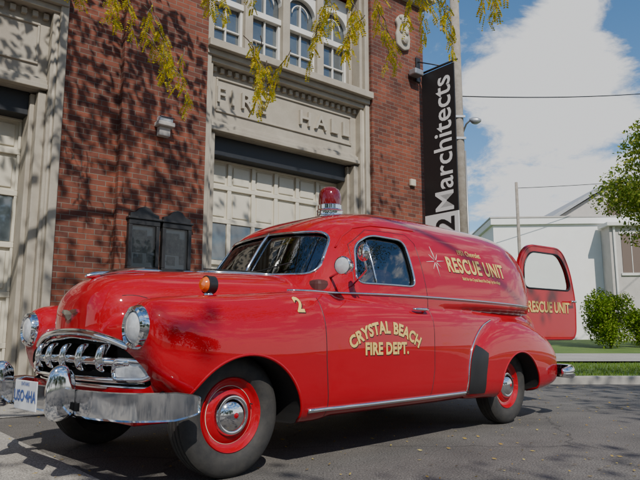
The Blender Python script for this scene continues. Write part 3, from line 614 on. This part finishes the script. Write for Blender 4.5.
# ------------------------------------------------------------ white building
wb=empty('white_building',(9.35,33,.3),math.radians(-4))
boxes('stucco_walls',[(0,11.6,0,14,-.5,6.35)],STUCCO,wb); boxes('roof_parapet',[(-.15,11.75,-.15,14,6.353,6.70)],STUCCO,wb,.02); boxes('roof_flashing',[(-.18,11.78,-.18,14.03,6.702,6.78)],GREYW,wb)
boxes('grey_wing_walls',[(5.6,17,-1.2,-.003,-.5,6.0)],GREYW,wb); boxes('wing_roof',[(5.4,17.2,-1.5,-.16,6.003,6.2)],WHITEP,wb,.02)
boxes('wing_windows',[(6.15,7.1,-1.23,-1.201,3.6,5.6),(8.0,9.1,-1.23,-1.201,3.4,5.4),(8.0,9.1,-1.23,-1.201,.6,2.4)],BROWN,wb)
boxes('wing_window_frames',[(6.05,7.2,-1.26,-1.202,5.603,5.72),(6.05,7.2,-1.28,-1.202,3.47,3.597),(7.9,9.2,-1.26,-1.202,5.403,5.52),(7.9,9.2,-1.28,-1.202,3.27,3.397),(6.61,6.64,-1.25,-1.231,3.6,5.6)],WHITEP,wb)
boxes('downpipe',[(5.75,5.85,-1.3,-1.203,0,6.0)],WHITEP,wb,.01); boxes('wall_windows',[(2.0,2.9,-.03,-.001,1.2,2.8)],BROWN,wb)
gh=empty('gabled_house',(0,0,0))
k=mesh_obj('house_walls',*prism([(17.6,0),(27,0),(27,9.4),(22.2,12.1),(17.6,9.4)],'y',46,60),mat=GREYW,parent=gh); recalc(k)
for a,b in(((17.2,9.2),(22.2,12.25)),((27.4,9.2),(22.2,12.25))):
    sgn=1 if a[0]<b[0] else -1
    k=mesh_obj('roof_slope',*prism([a,b,(b[0],b[1]+.25),(a[0]-.1*sgn,a[1]+.22)],'y',45.6,60.4),mat=ROOFG,parent=gh); recalc(k)
boxes('gable_window',[(21.7,22.7,45.96,45.995,9.6,10.9)],BROWN,gh)
def bush(loc,r,h,n,mat,size=.09):
    e=empty('bush',loc); P=[]
    cs=[(random.gauss(0,r*.38),random.gauss(0,r*.38),h*(.2+.62*random.random())) for _ in range(18)]
    P=clumps(cs,r*.5,n//18,1); P=P[P[:,2]>0]; v,f=leaf_quads(P,size); mesh_obj('leaves',v,f,mat,e)
    for i in range(5): tube('stem',[(0,0,0),(random.gauss(0,r*.3),random.gauss(0,r*.3),h*.7)],[.03,.008],BARK,e,5)
bush((11.1,24,.28),.9,2.2,9000,LBUSH); bush((12.5,24.4,.28),.55,1.6,3500,LBUSH)
bush((13.6,26,.28),.7,1.1,3000,LGRN)
def tree(name,loc,h,r,n,mat,size,trunk=.16):
    e=empty(name,loc); tube('trunk',[(0,0,-.1),(.1,0,h*.25),(0,.1,h*.5),(.05,0,h*.8)],[trunk,trunk*.8,trunk*.55,trunk*.2],BARK,e,10)
    cs=[]
    for i in range(34):
        a=random.random()*6.28; zz_=h*(.36+.6*random.random()); rr=r*(.35+.65*math.sqrt(random.random()))*math.sin(math.pi*min(1,max(.2,(zz_/h-.2)/.85)))
        c=(rr*math.cos(a),rr*math.sin(a),zz_); cs.append(c)
        if i%2==0: tube('limb',[(0,0,zz_*.7),(c[0]*.5,c[1]*.5,zz_*.82),c],[trunk*.4,trunk*.22,.01],BARK,e,6)
    v,f=leaf_quads(clumps(cs,r*.32,n//34),size); mesh_obj('foliage',v,f,mat,e)
tree('tree',(13.9,22.6,.25),9.4,3.0,17000,LTREE,.14)
tree('tree',(24.5,38,.3),13.0,4.2,12000,LGRN,.26,.22)
# unseen tree row behind the camera, added to reflect in paint and chrome
cs=[(x+random.gauss(0,1.5),-19+random.gauss(0,1.5),1.5+8.5*random.random()) for x in range(-50,52,2) for _ in range(4)]
P=clumps(cs,2.2,85,.85); v,f=leaf_quads(P,.75); mesh_obj('reflection_trees',v,f,LGRN)
# ------------------------------------------------------------ honey locust over the scene
lt=empty('honey_locust_tree',(0,0,0)); tv=[]
tk=Vector((-5.4,-1.6,0)); tv.append(tube(None,[tk+Vector((0,0,-.1)),tk+Vector((.05,0,.4)),tk+Vector((.1,.1,2)),tk+Vector((.3,.2,4)),tk+Vector((.5,.5,6.2)),tk+Vector((1,.6,8.5))],[.34,.27,.24,.21,.16,.07],None,None,14))
fork=tk+Vector((.35,.25,4.4)); fork2=tk+Vector((.5,.5,6.0))
mains=[[fork,Vector((-4.2,.6,5.4)),Vector((-3.0,3.2,5.4)),Vector((-2.2,5.2,4.9)),Vector((-1.5,6.0,4.5))],
 [fork,Vector((-3.4,.4,5.8)),Vector((-1.4,3.0,5.9)),Vector((0,5.0,5.2)),Vector((1.1,6.0,4.7)),Vector((2.0,6.3,4.5))],
 [fork2,Vector((-2.5,-1.2,7.0)),Vector((1.0,-1.5,7.6)),Vector((4.5,-1,7.8))],[fork2,Vector((-3,-4,7.2)),Vector((0,-6,7.6))],[fork2,Vector((-4.5,2,7.2)),Vector((-3.8,4.2,7.6))],[fork2,Vector((-1.5,1,7.3)),Vector((1.5,2.6,7.6))]]
for m_ in mains: tv.append(tube(None,catmull([tuple(p) for p in m_],5),list(np.linspace(.11,.012,len(m_)*5-4)),None,None,7))
v,f=join(tv); mesh_obj('trunk_and_limbs',v,f,BARK,lt,True)
LV=[];LF=[];TW=[]
def compound(p,d,Ln):
    d=Vector(d).normalized(); side=d.cross(Vector((random.gauss(0,1),random.gauss(0,1),random.gauss(0,.4)))).normalized()
    k=int(Ln/.015)
    for i in range(2,k):
        c=p+d*(Ln*i/k)+Vector((0,0,-.25*Ln*(i/k)**2))
        for s in(-1,1):
            t=(side*s+d*.35+Vector((0,0,-.25))).normalized(); w=t.cross(Vector((random.random(),random.random(),random.random()))).normalized(); l=.036*(1-.35*abs(i/k-.5)); o=len(LV)
            LV.extend([c,c+t*l*.5+w*.0095,c+t*l,c+t*l*.5-w*.0095]); LF.append((o,o+1,o+2,o+3))
def spray(x,y,z0,z1):
    n=max(3,int((z0-z1)/.035)); pts=[]; dx=random.gauss(0,.07); dy_=random.gauss(0,.10)
    for i in range(n+1):
        t=i/n; pts.append(Vector((x-dx*(1-t)**2*2+.015*math.sin(i),y-dy_*(1-t)**2,z0+(z1-z0)*t)))
    TW.append(tube(None,pts,list(np.linspace(.006,.0015,n+1)),None,None,4))
    for i in range(1,n+1):
        if random.random()<.92:
            a=random.random()*6.28; compound(pts[i],(math.cos(a)*.8,math.sin(a)*.8,-.9-random.random()),.08+.08*random.random())
# (x, low end, strands): separate tassels with clear gaps between them
for x,z,k in[(-2.6,4.25,2),(-2.45,4.12,2),(-2.12,3.92,2),(-2.02,3.86,2),(-1.82,3.72,2),(-1.62,3.50,2),(-1.45,3.20,2),(-1.38,3.04,2),(-1.02,3.92,2),(-.96,4.0,1),(-.60,3.10,2),(-.55,2.93,2),(-.50,3.15,2),(-.17,3.55,2),(.10,3.68,2),(.31,3.52,3),(.36,3.66,1),(.77,3.60,2),(.83,3.78,1),(1.14,3.74,2),(1.24,3.62,2),(1.68,3.80,3),(1.75,3.92,1),(1.45,4.05,1),(.56,4.08,1),(-.75,4.12,1)]:
    for r in range(k): spray(x+random.gauss(0,.045),6+random.gauss(0,.25),min(4.62,z+.5+random.random()*.2),z+abs(random.gauss(0,.06)))
mesh_obj('hanging_leaves',LV,LF,LYEL,lt); v,f=join(TW); mesh_obj('twigs',v,f,BARK,lt)
cs=[]
for _ in range(330):
    x=random.uniform(-8,8); y=random.uniform(-9,5.6)
    if -.6<x<5.2 and -4.0<y<1.4 and random.random()<.97: continue      # clumps left out of the crown so their shadows miss the van
    if 1.4>y>-4 and random.random()<.3: continue
    cs.append((x,y,7.4+random.gauss(0,.6)))
P=clumps(cs,.9,75,.45); v,f=leaf_quads(P,.15,.4,.6); mesh_obj('canopy_leaves',v,f,LCAN,lt)
